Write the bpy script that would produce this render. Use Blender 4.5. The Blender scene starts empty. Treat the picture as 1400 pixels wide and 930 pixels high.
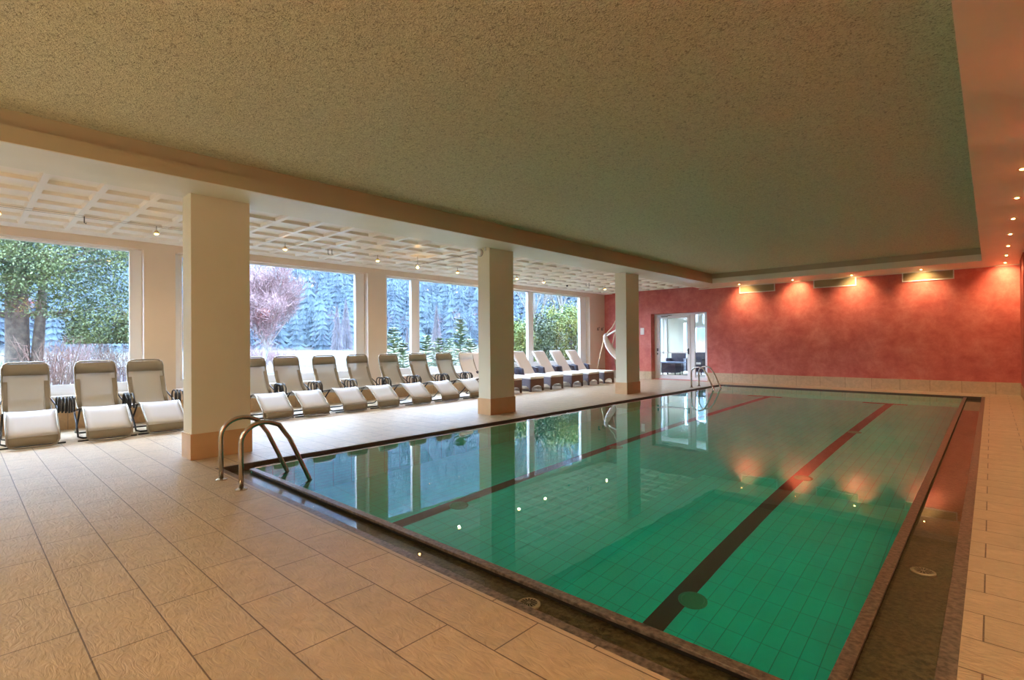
import bpy, math, random
from mathutils import Vector, Matrix, noise
random.seed(7)
R = math.radians
sc = bpy.context.scene
col = sc.collection

# ------------------------------------------------------------------ helpers
class MB:
    def __init__(s): s.v=[]; s.f=[]
    def add(s, v, f):
        n=len(s.v); s.v+= [tuple(a) for a in v]; s.f+=[tuple(n+i for i in q) for q in f]; return s
    def box(s, x0,x1,y0,y1,z0,z1):
        x0,x1=min(x0,x1),max(x0,x1); y0,y1=min(y0,y1),max(y0,y1); z0,z1=min(z0,z1),max(z0,z1)
        return s.add([(x0,y0,z0),(x1,y0,z0),(x1,y1,z0),(x0,y1,z0),(x0,y0,z1),(x1,y0,z1),(x1,y1,z1),(x0,y1,z1)],
              [(0,3,2,1),(4,5,6,7),(0,1,5,4),(1,2,6,5),(2,3,7,6),(3,0,4,7)])
    def quad(s,a,b,c,d): return s.add([a,b,c,d],[(0,1,2,3)])
    def tube(s, path, r, n=8, closed=False, cap=True):
        P=[Vector(p) for p in path]; m=len(P)
        rr=r if isinstance(r,(list,tuple)) else [r]*m
        rings=[]; prev=None
        for i in range(m):
            if closed: t=(P[(i+1)%m]-P[i-1])
            else: t=P[min(i+1,m-1)]-P[max(i-1,0)]
            if t.length<1e-9: t=Vector((0,0,1))
            t.normalize()
            if prev is None:
                a=Vector((0,0,1)) if abs(t.z)<.9 else Vector((1,0,0))
                u=t.cross(a).normalized()
            else:
                u=prev-t*prev.dot(t)
                u=u.normalized() if u.length>1e-6 else t.orthogonal().normalized()
            prev=u; w=t.cross(u)
            rings.append([P[i]+(u*math.cos(2*math.pi*k/n)+w*math.sin(2*math.pi*k/n))*rr[i] for k in range(n)])
        v=[p for ring in rings for p in ring]; f=[]
        for i in range(m if closed else m-1):
            j=(i+1)%m
            for k in range(n):
                f.append((i*n+k,i*n+(k+1)%n,j*n+(k+1)%n,j*n+k))
        if cap and not closed:
            f.append(tuple(range(n))[::-1]); f.append(tuple((m-1)*n+k for k in range(n)))
        return s.add(v,f)
    def lathe(s, c, prof, n=20):
        v=[];f=[]
        for (r,z) in prof:
            for k in range(n): v.append((c[0]+r*math.cos(2*math.pi*k/n),c[1]+r*math.sin(2*math.pi*k/n),c[2]+z))
        for i in range(len(prof)-1):
            for k in range(n): f.append((i*n+k,i*n+(k+1)%n,(i+1)*n+(k+1)%n,(i+1)*n+k))
        f.append(tuple(range(n))[::-1]); f.append(tuple((len(prof)-1)*n+k for k in range(n)))
        return s.add(v,f)
    def disc(s,c,r,n=16,up=True):
        v=[(c[0]+r*math.cos(2*math.pi*k/n),c[1]+r*math.sin(2*math.pi*k/n),c[2]) for k in range(n)]
        return s.add(v,[tuple(range(n)) if up else tuple(range(n))[::-1]])
    def prism(s, poly, y0, y1):      # poly in (x,z), extruded along y
        n=len(poly)
        v=[(x,y0,z) for x,z in poly]+[(x,y1,z) for x,z in poly]
        f=[tuple(range(n)),tuple(range(2*n-1,n-1,-1))]+[(i,i+n,(i+1)%n+n,(i+1)%n) for i in range(n)]
        return s.add(v,f)
    def prism_x(s, poly, x0, x1):    # poly in (y,z), extruded along x
        n=len(poly)
        v=[(x0,y,z) for y,z in poly]+[(x1,y,z) for y,z in poly]
        f=[tuple(range(n)),tuple(range(2*n-1,n-1,-1))]+[(i,i+n,(i+1)%n+n,(i+1)%n) for i in range(n)]
        return s.add(v,f)
    def build(s,name,mat,parent=None,smooth=False,bevel=0,loc=(0,0,0)):
        me=bpy.data.meshes.new(name); me.from_pydata(s.v,[],s.f); me.update()
        import bmesh
        bm=bmesh.new(); bm.from_mesh(me); bmesh.ops.recalc_face_normals(bm,faces=bm.faces) if len(s.f)<4000 and not getattr(s,'raw',False) else None
        bm.to_mesh(me); bm.free()
        if smooth:
            for p in me.polygons: p.use_smooth=True
        me.materials.append(mat)
        o=bpy.data.objects.new(name,me); col.objects.link(o); o.location=loc
        if parent: o.parent=parent
        if bevel:
            m=o.modifiers.new('b','BEVEL'); m.width=bevel; m.segments=2; m.limit_method='ANGLE'
        return o

def tag(o,label=None,cat=None,group=None,kind=None):
    if label: o['label']=label
    if cat: o['category']=cat
    if group: o['group']=group
    if kind: o['kind']=kind
    return o
def empty(name,loc=(0,0,0),rz=0):
    o=bpy.data.objects.new(name,None); col.objects.link(o); o.location=loc; o.rotation_euler=(0,0,rz); o.empty_display_size=.1
    return o
def children(o): return [c for c in bpy.data.objects if c.parent==o]
def copy_tree(o,parent=None):
    c=o.copy(); col.objects.link(c)
    if parent: c.parent=parent
    for ch in children(o):
        if ch.name!=c.name: copy_tree(ch,c)
    return c
def arc(c,r,a0,a1,n,plane='xz'):
    out=[]
    for i in range(n+1):
        a=R(a0+(a1-a0)*i/n)
        if plane=='yz': out.append((c[0],c[1]+r*math.cos(a),c[2]+r*math.sin(a)))
        else: out.append((c[0]+r*math.cos(a),c[1],c[2]+r*math.sin(a)))
    return out

# ------------------------------------------------------------------ materials
def mat(name,base=(.8,.8,.8),rough=.5,metal=0,spec=.5,emit=None,es=0,alpha=None):
    m=bpy.data.materials.new(name); m.use_nodes=True
    b=m.node_tree.nodes['Principled BSDF']
    b.inputs['Base Color'].default_value=(*base,1); b.inputs['Roughness'].default_value=rough
    b.inputs['Metallic'].default_value=metal; b.inputs['Specular IOR Level'].default_value=spec
    if emit: b.inputs['Emission Color'].default_value=(*emit,1); b.inputs['Emission Strength'].default_value=es
    if alpha is not None: b.inputs['Alpha'].default_value=alpha
    return m
def N(m,t,**k):
    n=m.node_tree.nodes.new(t)
    for a,b in k.items():
        if a in n.inputs: n.inputs[a].default_value=b
        else: setattr(n,a,b)
    return n
def L(m,a,b): m.node_tree.links.new(a,b)
def bsdf(m): return m.node_tree.nodes['Principled BSDF']
def ramp(m,fac,stops):
    r=m.node_tree.nodes.new('ShaderNodeValToRGB'); e=r.color_ramp.elements
    while len(e)<len(stops): e.new(.5)
    for i,(p,c) in enumerate(stops): e[i].position=p; e[i].color=(*c,1)
    L(m,fac,r.inputs[0]); return r.outputs[0]
def noisy(name,c1,c2,scale=5,rough=.6,bump=0,bscale=60,bd=.01,detail=4,metal=0,spec=.5,dist=0):
    m=mat(name,c1,rough,metal,spec)
    tc=N(m,'ShaderNodeNewGeometry') 
    n=N(m,'ShaderNodeTexNoise'); n.inputs['Scale'].default_value=scale; n.inputs['Detail'].default_value=detail; n.inputs['Distortion'].default_value=dist
    L(m,tc.outputs['Position'],n.inputs['Vector'])
    L(m,ramp(m,n.outputs['Fac'],[(.35,c1),(.65,c2)]),bsdf(m).inputs['Base Color'])
    if bump:
        n2=N(m,'ShaderNodeTexNoise'); n2.inputs['Scale'].default_value=bscale; n2.inputs['Detail'].default_value=3
        L(m,tc.outputs['Position'],n2.inputs['Vector'])
        b=N(m,'ShaderNodeBump'); b.inputs['Strength'].default_value=bump; b.inputs['Distance'].default_value=bd
        L(m,n2.outputs['Fac'],b.inputs['Height']); L(m,b.outputs[0],bsdf(m).inputs['Normal'])
    return m

def tile_mat(name,c1,c2,mortar,w,h,msize,offset,origin,axes='xy',rough=.4,bump=.35,swap=False,nscale=9,slate=True,nb=.6):
    m=mat(name,c1,rough)
    g=N(m,'ShaderNodeNewGeometry'); sep=N(m,'ShaderNodeSeparateXYZ'); L(m,g.outputs['Position'],sep.inputs[0])
    cmb=N(m,'ShaderNodeCombineXYZ')
    ix={'x':0,'y':1,'z':2}
    for k in range(2):
        ma=N(m,'ShaderNodeMath',operation='SUBTRACT'); L(m,sep.outputs[ix[axes[k]]],ma.inputs[0]); ma.inputs[1].default_value=origin[k]
        L(m,ma.outputs[0],cmb.inputs[k])
    br=N(m,'ShaderNodeTexBrick'); br.offset=offset; br.offset_frequency=2; br.squash=1
    br.inputs['Scale'].default_value=1; br.inputs['Brick Width'].default_value=w; br.inputs['Row Height'].default_value=h
    br.inputs['Mortar Size'].default_value=msize; br.inputs['Mortar Smooth'].default_value=.1
    br.inputs['Color1'].default_value=(*c1,1); br.inputs['Color2'].default_value=(*c2,1); br.inputs['Mortar'].default_value=(*mortar,1)
    L(m,cmb.outputs[0],br.inputs['Vector'])
    n=N(m,'ShaderNodeTexNoise'); n.inputs['Scale'].default_value=nscale; n.inputs['Detail'].default_value=6; n.inputs['Distortion'].default_value=1.2
    L(m,g.outputs['Position'],n.inputs['Vector'])
    mx=N(m,'ShaderNodeMix',data_type='RGBA',blend_type='MULTIPLY'); mx.inputs[0].default_value=1
    L(m,br.outputs['Color'],mx.inputs[6]); L(m,ramp(m,n.outputs['Fac'],[(.3,(nb+.2,)*3),(.7,(1,1,1))]),mx.inputs[7])
    L(m,mx.outputs[2],bsdf(m).inputs['Base Color'])
    ad=N(m,'ShaderNodeMath',operation='MULTIPLY_ADD'); L(m,br.outputs['Fac'],ad.inputs[0]); ad.inputs[1].default_value=-1.2
    n2=N(m,'ShaderNodeTexNoise'); n2.inputs['Scale'].default_value=14; n2.inputs['Detail'].default_value=5; n2.inputs['Distortion'].default_value=2.2
    mp=N(m,'ShaderNodeMapping'); mp.inputs['Scale'].default_value=(.55,1.5,1); mp.inputs['Rotation'].default_value=(0,0,.5)
    L(m,g.outputs['Position'],mp.inputs[0]); L(m,mp.outputs[0],n2.inputs['Vector'])
    L(m,n2.outputs['Fac'] if slate else n.outputs['Fac'],ad.inputs[2])
    b=N(m,'ShaderNodeBump'); b.inputs['Strength'].default_value=bump; b.inputs['Distance'].default_value=.007
    L(m,ad.outputs[0],b.inputs['Height']); L(m,b.outputs[0],bsdf(m).inputs['Normal'])
    return m

M={}
M['floor']=tile_mat('floor_tile',(.56,.43,.285),(.52,.40,.26),(.15,.10,.065),.607,.2915,.0035,.5,(-2.466-.607*20,.385-.2915*40),rough=.36,bump=1)
M['base_tile']=tile_mat('skirting_tile_x',(.66,.50,.33),(.62,.46,.30),(.30,.2,.12),.607,.6,.004,0,(-6.0,-.2),'xz',rough=.4,bump=.15)
M['base_tile_y']=tile_mat('skirting_tile_y',(.62,.40,.20),(.60,.385,.19),(.30,.2,.12),.607,.6,.004,0,(0,-.2),'yz',rough=.4,bump=.15)
M['plinth']=noisy('plinth_tile',(.60,.39,.21),(.55,.35,.18),4,.4,.1)
M['cream']=noisy('cream_paint',(.71,.69,.56),(.69,.67,.54),2,.55)
M['pier']=noisy('peach_paint',(.74,.62,.50),(.71,.60,.48),2,.6)
M['white_paint']=noisy('soffit_paint',(.78,.76,.64),(.75,.73,.61),2,.45)
M['shade_paint']=noisy('fascia_shade_paint',(.48,.42,.28),(.46,.40,.27),2,.6)  # darker copy of the soffit paint, fascia shade put into the colour
M['coffer']=mat('coffer_gloss_paint',(.84,.79,.70),.32)
M['white']=mat('white_frame',(.85,.85,.84),.35)
M['black']=mat('black_rubber',(.02,.02,.022),.45)
M['steel']=mat('brushed_steel',(.55,.51,.45),.2,1)
M['granite']=noisy('granite',(.055,.042,.032),(.16,.125,.09),220,.35,.3,200,.002,detail=2)
M['granite2']=noisy('granite_lip',(.055,.038,.028),(.19,.145,.11),38,.3,.5,90,.004,detail=6)
M['granite_floor']=noisy('granite_channel',(.022,.017,.007),(.115,.095,.045),46,.4,.5,60,.006,detail=6)
M['dark']=mat('slot_shade',(.012,.009,.008),.6)  # near-black colour stands for the shade inside gaps and slots
M['pool']=tile_mat('pool_tile',(.0,.90,.70),(.0,.87,.68),(.0,.50,.34),.24,.113,.0026,0,(-20.4+.0,-20),'yx',rough=.35,bump=.1,slate=False,nscale=1.3,nb=.7)
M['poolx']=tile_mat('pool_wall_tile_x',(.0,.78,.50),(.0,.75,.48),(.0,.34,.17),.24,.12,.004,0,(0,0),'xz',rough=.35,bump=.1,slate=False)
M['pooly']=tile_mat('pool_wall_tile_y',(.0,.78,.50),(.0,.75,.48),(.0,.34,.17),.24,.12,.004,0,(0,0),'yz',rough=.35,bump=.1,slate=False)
M['lane']=noisy('lane_tile',(.045,.032,.022),(.06,.042,.03),3,.4)
M['inlet']=mat('inlet_plastic',(.02,.30,.15),.4)
M['vent_in']=mat('vent_slats',(.50,.44,.28),.45)
M['wicker']=noisy('wicker',(.13,.065,.04),(.22,.12,.075),60,.6,.6,90,.006)
M['wicker_dark']=noisy('wicker_dark',(.05,.055,.09),(.09,.09,.13),60,.6,.6,90,.006)
M['wicker_arm']=noisy('wicker_arm',(.13,.12,.15),(.2,.18,.22),60,.6,.4,90,.004)
M['cushion']=mat('white_cushion',(.86,.84,.80),.85)
M['backcloth']=mat('taupe_cloth',(.66,.58,.52),.85)
M['frame_tube']=mat('grey_tube',(.30,.27,.22),.3,.7)
M['dark_tube']=mat('dark_tube',(.035,.035,.035),.35,.4)
M['cord']=mat('hammock_cloth',(.84,.80,.78),.85)
M['wood']=noisy('pale_wood',(.55,.40,.26),(.45,.31,.19),12,.5)
M['bulb']=mat('warm_bulb',(1,.7,.3),.4,emit=(1,.50,.10),es=22)
M['bulb2']=mat('warm_bulb_soffit',(1,.7,.3),.4,emit=(1,.62,.16),es=20)
M['drain']=mat('drain_metal',(.42,.37,.28),.4,.3)
M['brass']=mat('brass_ring',(.7,.5,.3),.3,1)
M['table']=mat('blue_table',(.20,.26,.42),.4)
M['lounge_wall']=mat('lounge_wall_paint',(.66,.70,.58),.6)
M['lounge_floor']=mat('lounge_floor_tile',(.55,.47,.38),.5)

# mesh sling: woven, partly see-through
def sling(name,c,t):
    m=mat(name,c,.7)
    nt=m.node_tree; out=nt.nodes['Material Output']
    tr=N(m,'ShaderNodeBsdfTransparent'); mx=N(m,'ShaderNodeMixShader'); mx.inputs[0].default_value=t
    L(m,bsdf(m).outputs[0],mx.inputs[1]); L(m,tr.outputs[0],mx.inputs[2]); L(m,mx.outputs[0],out.inputs[0])
    return m
M['sling']=sling('mesh_sling',(.50,.48,.43),.32)
M['sling_opaque']=mat('mesh_sling_double_shade',(.24,.21,.155),.7)  # double layer on bands and headrest, painted shade on the foot flap
M['sling_foot']=mat('mesh_sling_leg_lit',(.56,.56,.57),.5)  # lighter mesh, the light on the leg rest put into its colour
M['sling_white']=mat('white_sling',(.84,.83,.83),.8)

# red lime plaster
m=mat('red_plaster',(.55,.13,.08),.55); M['red']=m
g=N(m,'ShaderNodeNewGeometry')
n=N(m,'ShaderNodeTexNoise'); n.inputs['Scale'].default_value=2.6; n.inputs['Detail'].default_value=9; n.inputs['Roughness'].default_value=.7; n.inputs['Distortion'].default_value=.2
L(m,g.outputs['Position'],n.inputs['Vector'])
L(m,ramp(m,n.outputs['Fac'],[(.32,(.48,.095,.075)),(.5,(.60,.15,.12)),(.68,(.70,.235,.19))]),bsdf(m).inputs['Base Color'])
n2=N(m,'ShaderNodeTexNoise'); n2.inputs['Scale'].default_value=6; n2.inputs['Detail'].default_value=6; L(m,g.outputs['Position'],n2.inputs['Vector'])
b=N(m,'ShaderNodeBump'); b.inputs['Strength'].default_value=.25; b.inputs['Distance'].default_value=.01; L(m,n2.outputs['Fac'],b.inputs['Height']); L(m,b.outputs[0],bsdf(m).inputs['Normal'])

# stucco ceiling
m=mat('stucco',(.50,.46,.33),.9); M['stucco']=m  # olive cream roughcast
g=N(m,'ShaderNodeNewGeometry')
n=N(m,'ShaderNodeTexNoise'); n.inputs['Scale'].default_value=36; n.inputs['Detail'].default_value=3; n.inputs['Distortion'].default_value=1.8; n.inputs['Roughness'].default_value=.6
L(m,g.outputs['Position'],n.inputs['Vector'])
L(m,ramp(m,n.outputs['Fac'],[(.34,(.42,.39,.24)),(.44,(.74,.71,.48)),(.60,(.86,.83,.60))]),bsdf(m).inputs['Base Color'])
b=N(m,'ShaderNodeBump'); b.inputs['Strength'].default_value=1; b.inputs['Distance'].default_value=.03; L(m,n.outputs['Fac'],b.inputs['Height']); L(m,b.outputs[0],bsdf(m).inputs['Normal'])

# window glass: clear with mirror share by angle
def thin_glass(name,tint=(.96,.98,.97),f0=.035):
    m=bpy.data.materials.new(name); m.use_nodes=True; nt=m.node_tree; nt.nodes.clear()
    o=nt.nodes.new('ShaderNodeOutputMaterial'); t=nt.nodes.new('ShaderNodeBsdfTransparent'); t.inputs[0].default_value=(*tint,1)
    gl=nt.nodes.new('ShaderNodeBsdfGlossy'); gl.inputs['Roughness'].default_value=0.0
    lw=nt.nodes.new('ShaderNodeLayerWeight'); pw_=nt.nodes.new('ShaderNodeMath'); pw_.operation='POWER'; pw_.inputs[1].default_value=5
    nt.links.new(lw.outputs['Facing'],pw_.inputs[0]); fr=nt.nodes.new('ShaderNodeMath'); fr.operation='MULTIPLY_ADD'; fr.inputs[1].default_value=1-f0; fr.inputs[2].default_value=f0
    nt.links.new(pw_.outputs[0],fr.inputs[0])
    mx=nt.nodes.new('ShaderNodeMixShader'); nt.links.new(fr.outputs[0],mx.inputs[0]); nt.links.new(t.outputs[0],mx.inputs[1]); nt.links.new(gl.outputs[0],mx.inputs[2]); nt.links.new(mx.outputs[0],o.inputs[0])
    return m
M['glass']=thin_glass('window_glass')
# water
def water(name,ripple):
    m=bpy.data.materials.new(name); m.use_nodes=True; nt=m.node_tree; nt.nodes.clear()
    o=nt.nodes.new('ShaderNodeOutputMaterial'); gl=nt.nodes.new('ShaderNodeBsdfGlass'); gl.inputs['IOR'].default_value=1.333; gl.inputs['Roughness'].default_value=0
    g=nt.nodes.new('ShaderNodeNewGeometry'); n=nt.nodes.new('ShaderNodeTexNoise'); n.inputs['Scale'].default_value=1.6; n.inputs['Detail'].default_value=2
    nt.links.new(g.outputs['Position'],n.inputs['Vector'])
    b=nt.nodes.new('ShaderNodeBump'); b.inputs['Strength'].default_value=ripple; b.inputs['Distance'].default_value=.004
    nt.links.new(n.outputs['Fac'],b.inputs['Height']); nt.links.new(b.outputs[0],gl.inputs['Normal'])
    nt.links.new(gl.outputs[0],o.inputs[0])
    return m
M['water']=water('pool_water',.25)
M['channel_water']=thin_glass('channel_water',(.97,.96,.9),.02)

# ------------------------------------------------------------------ camera (18.2 mm lens, 42.8 deg to the left of the pool axis)
a,p_,r_=R(42.833),R(.366),R(-.458)
fw=Vector((-math.sin(a)*math.cos(p_),math.cos(a)*math.cos(p_),math.sin(p_))); rt=Vector((math.cos(a),math.sin(a),0)); up=rt.cross(fw)
rt2=rt*math.cos(r_)+up*math.sin(r_); up2=-rt*math.sin(r_)+up*math.cos(r_)
cam=bpy.data.cameras.new('camera'); co=bpy.data.objects.new('camera',cam); col.objects.link(co)
cam.lens=706.62/1400*36; cam.sensor_width=36; cam.sensor_fit='HORIZONTAL'; cam.clip_start=.05; cam.clip_end=800
mt=Matrix((( rt2.x,up2.x,-fw.x,0),(rt2.y,up2.y,-fw.y,0),(rt2.z,up2.z,-fw.z,1.3),(0,0,0,1)))
co.matrix_world=mt; sc.camera=co

# ------------------------------------------------------------------ dimensions
XL,XR=-10.7,.5; Y0,Y1=-3.0,16.7
PX0,PX1,PY0,PY1=-6.055,-.11,1.872,15.83      # opening in the floor
W_Z=-.03; BOT=-1.43

def S(o): o['kind']='structure'; return o
# floor
mb=MB(); T=-.25
mb.box(XL-.3,PX0,Y0,Y1,T,0).box(PX1,XR+.2,Y0,Y1,T,0).box(PX0,PX1,Y0,PY0,T,0).box(PX0,PX1,PY1,Y1,T,0)
S(mb.build('floor',M['floor']))
# thin tile border strip along the pool rim
# ceiling: central stucco field
S(MB().box(-6.2,.0,-.7,15.6,3.34,3.45).build('ceiling',M['stucco']))
# stepped frame around the stucco: trim_1 left beam
b=MB(); b.box(-6.66,-6.11,Y0,15.5,3.04,3.19).box(-7.02,-6.674,Y0,15.5,3.062,3.19)
b.box(-7.05,-6.6,Y0,Y1,3.19,3.45)
S(b.build('trim_1',M['white_paint']))
S(MB().box(-6.66,-6.108,Y0,15.44,3.045,3.19).box(-6.6,-6.16,Y0,15.5,3.19,3.34).build('trim_2',M['shade_paint']))  # skin over the beam's pool face, its shade painted in
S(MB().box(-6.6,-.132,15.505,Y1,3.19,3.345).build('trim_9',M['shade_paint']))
S(MB().box(-6.66,-.132,15.44,Y1,3.04,3.19).box(-7.02,-6.66,15.5,Y1,3.062,3.4).build('trim_3',M['white_paint']))
S(MB().box(-.132,XR,Y0,Y1,3.04,3.36).build('trim_4',M['white_paint']))
S(MB().box(-6.6,-.132,Y0,-.6,3.04,3.345).build('trim_7',M['white_paint']))
S(MB().box(-6.674,-6.66,Y0,15.5,3.05,3.12).box(-7.035,-7.02,Y0,15.9,3.085,3.12).build('trim_8',M['dark']))  # near-black strips fill the beam grooves and paint their shade
# roof slab keeps daylight out
S(MB().box(XL-.5,XR+.3,Y0-.3,Y1+.3,3.46,3.6).build('ceiling_2',M['white_paint']))
# coffered ceiling over the lounger strip
mb=MB(); cx0,cx1=-7.05,-10.42; nx=6; sx=(cx1-cx0)/nx
xs=[-7.09+(-.545)*i-.0 for i in range(7)]
ys=[.66+.509*k for k in range(-8,32)]
zc=3.1; rib=.033; dep=.042; bev=.016
ylo,yhi=ys[0],ys[-1]
def cell(x0,x1,y0,y1):
    o=[(x0,y0,zc),(x1,y0,zc),(x1,y1,zc),(x0,y1,zc)]
    i1=[(x0-rib,y0+rib,zc),(x1+rib,y0+rib,zc),(x1+rib,y1-rib,zc),(x0-rib,y1-rib,zc)]
    i2=[(x0-rib-bev,y0+rib+bev,zc+dep),(x1+rib+bev,y0+rib+bev,zc+dep),(x1+rib+bev,y1-rib-bev,zc+dep),(x0-rib-bev,y1-rib-bev,zc+dep)]
    mb.add(o+i1+i2,[(j,(j+1)%4,(j+1)%4+4,j+4) for j in range(4)]+[(j+4,(j+1)%4+4,(j+1)%4+8,j+8) for j in range(4)]+[(8,9,10,11)])
for i in range(6):
    for j in range(len(ys)-1): cell(xs[i],xs[i+1],ys[j],min(ys[j+1],Y1))
mb.box(xs[6]-.0,XL-.1,Y0,Y1,zc,zc+.1).box(-7.02,xs[0]-0,Y0,Y1,zc,zc+.1)
S(mb.build('ceiling_3',M['coffer']))

# left wall with four openings; (y0,y1)
WIN=[(-1.7,2.22),(2.69,6.59),(7.08,10.98),(11.47,15.71)]
WZ0,WZ1=.50,2.97
mb=MB(); xo=XL-.3
mb.box(xo,XL,Y0,Y1+.2,T,WZ0).box(xo,XL,Y0,Y1+.2,WZ1,3.46)
prev=Y0
for (y0,y1) in WIN+[(Y1+.2,None)]:
    mb.box(xo,XL,prev,y0,WZ0,WZ1); prev=y1
S(mb.build('wall_left',M['pier']))
S(MB().box(XL,XL+.015,Y0,Y1,0,.33).build('baseboard_left',M['base_tile_y']))
def window(i,y0,y1,mull,fl,fr):
    w=empty('window_%d'%i,(XL-.2,(y0+y1)/2,WZ0)); S(w)
    ox,oy,oz=w.location
    xa,xb=-10.97-ox,-10.87-ox
    A,B=y0-oy,y1-oy; Z0,Z1=0,WZ1-oz
    fz0=.17
    f=MB(); f.box(xa,xb,A,A+fl,0,Z1).box(xa,xb,B-fr,B,0,Z1).box(xa,xb,A+fl,B-fr,.0,fz0).box(xa,xb,A+fl,B-fr,Z1-.03,Z1)
    # inner sash bead
    for (u0,u1) in ([(A+fl,B-fr)] if not mull else [(A+fl,mull[0]-oy),(mull[1]-oy,B-fr)]):
        f.box(xb-.02,xb+.02,u0,u0+.025,fz0,Z1-.03).box(xb-.02,xb+.02,u1-.025,u1,fz0,Z1-.03).box(xb-.02,xb+.02,u0,u1,fz0,fz0+.025)
    f.build('window_frame',M['white'],w)
    if mull:
        MB().box(xa,xb+.01,mull[0]-oy,mull[1]-oy,fz0,Z1-.03).build('mullion',M['white'],w)
    MB().box(-10.925-ox,-10.915-ox,A+fl-.01,B-fr+.01,fz0-.01,Z1-.02).build('pane',M['glass'],w)
    MB().box(XL-.13-ox,XL+.05-ox,A+.0,B-.0,-.005,.03).build('window_sill',M['white'],w,bevel=.004)
window(1,*WIN[0],None,.14,.15)
window(2,*WIN[1],(3.42,3.6),.12,.21)
window(3,*WIN[2],(7.96,8.16),.1,.2)
window(4,*WIN[3],(12.5,12.7),.1,.36)

# far wall with door opening
DX0,DX1,DZ=-8.80,-6.80,2.29
mb=MB(); y2=Y1+.45
mb.box(XL-.3,DX0,Y1,y2,T,3.46).box(DX1,XR+.3,Y1,y2,T,3.46).box(DX0,DX1,Y1,y2,DZ,3.46).box(DX0,DX1,Y1,y2,T,0)
S(mb.build('wall_far',M['red']))
S(MB().box(XL,DX0,Y1-.012,Y1,0,.27).box(DX1,XR,Y1-.012,Y1,0,.29).box(DX0,DX0+.012,Y1-.012,Y1+.27,0,.27).build('baseboard_far',M['base_tile']))
S(MB().box(XR,XR+.3,Y0-.3,y2,T,3.46).build('wall_right',M['red']))
S(MB().box(XR-.012,XR,Y0,Y1-.012,0,.29).build('baseboard_right',M['base_tile_y']))
# shallow ribs where the right wall meets the far wall
mb=MB()
for k in range(5): mb.box(XR-.02,XR,15.9-k*.34,16.05-k*.34,.29,3.04)
S(mb.build('trim_5',M['red']))
S(MB().box(XL-.3,XR+.3,Y0-.3,Y0,T,3.46).build('wall_back',M['cream']))
# white cornice along the far wall
S(MB().box(-7.05,XR,Y1-.03,Y1,3.02,3.045).build('trim_6',M['white_paint']))

# door and sidelight, set back in the wall
d=S(empty('door_1',(-8.81,17.0,0)))
ox,oy,_=d.location
f=MB(); ya,yb=-.03,.05
f.box(-8.83-ox,-8.71-ox,ya,yb,0,2.29).box(-7.48-ox,-7.33-ox,ya,yb,0,2.29).box(-6.98-ox,-6.80-ox,ya,yb,0,2.29)
f.box(-8.71-ox,-7.48-ox,ya,yb,2.22,2.29).box(-7.33-ox,-6.98-ox,ya,yb,2.23,2.29).box(-7.33-ox,-6.98-ox,ya,yb,0,.1)
f.build('door_frame',M['white'],d,bevel=.004)
lf=MB(); lf.box(.11,.22,-.05,.02,.02,2.21).box(1.22,1.325,-.05,.02,.02,2.21).box(.22,1.22,-.05,.02,2.13,2.21).box(.22,1.22,-.05,.02,.02,.15).box(.22,1.22,-.045,.015,.91,.955)
leaf=lf.build('door_leaf',M['white'],d,bevel=.003)
MB().box(.215,1.225,-.02,-.012,.14,2.14).build('pane',M['glass'],leaf)
MB().box(1.25,1.29,-.062,-.05,.88,1.08).tube([(1.27,-.06,1.03),(1.27,-.10,1.03),(1.15,-.10,1.0)],.011,8).build('door_handle',M['black'],leaf)
MB().box(.12,.16,-.075,-.05,.98,1.08).box(.12,.155,-.075,-.05,.86,.92).build('hinge',M['black'],leaf)
MB().box(.30,.52,-.10,-.05,2.17,2.22).tube([(.45,-.09,2.2),(.72,-.14,2.23),(.50,-.02,2.24)],.009,6).build('door_closer',M['frame_tube'],leaf)
MB().box(-7.335-ox,-6.975-ox,.0,.008,.09,2.24).build('sidelight_pane',M['glass'],d)

# lounge room behind the door
LY=20.8
S(MB().box(-11.1,-5.5,y2,LY+.2,T,0).build('floor_2',M['lounge_floor']))
S(MB().box(-11.1,-5.5,y2,LY+.2,2.7,2.85).build('ceiling_4',M['white']))
mb=MB(); mb.box(-11.1,-10.93,LY,LY+.2,0,2.7).box(-10.36,-9.46,LY,LY+.2,0,2.7).box(-9.30,-9.02,LY,LY+.2,0,2.7).box(-7.9,-5.5,LY,LY+.2,0,2.7)
mb.box(-10.93,-10.36,LY,LY+.2,0,.75).box(-9.02,-7.9,LY,LY+.2,1.95,2.7).box(-9.46,-9.30,LY,LY+.2,2.1,2.7).box(-10.93,-10.36,LY,LY+.2,2.5,2.7)
S(mb.build('wall_2',M['lounge_wall']))
S(MB().box(-11.1,-10.9,y2,17.9,0,2.7).box(-11.1,-10.9,20.4,LY,0,2.7).box(-11.1,-10.9,17.9,20.4,0,.5).box(-11.1,-10.9,17.9,20.4,2.5,2.7).build('wall_3',M['lounge_wall'])); S(MB().box(-5.5,-5.3,y2,LY+.2,0,2.7).build('wall_4',M['lounge_wall']))
w=S(empty('window_5',(-10.645,LY,.75)))
MB().box(-.285,-.235,-.06,.06,0,1.75).box(.20,.285,-.06,.06,0,1.75).box(-.235,.20,-.06,.06,0,.07).box(-.235,.20,-.06,.06,1.68,1.75).box(.36,.46,-.08,.0,-.75,1.9).build('window_frame',M['white'],w)
MB().box(-.24,.205,.0,.008,.06,1.69).build('pane',M['glass'],w)
w=S(empty('window_6',(-8.46,LY,0)))
MB().box(-.56,-.47,-.06,.06,0,1.95).box(.47,.56,-.06,.06,0,1.95).box(-.47,.47,-.06,.06,1.88,1.95).box(-.47,.47,-.06,.06,0,.1).build('window_frame',M['white'],w)
MB().box(-.48,.48,.0,.008,.09,1.89).build('pane',M['glass'],w)

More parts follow.
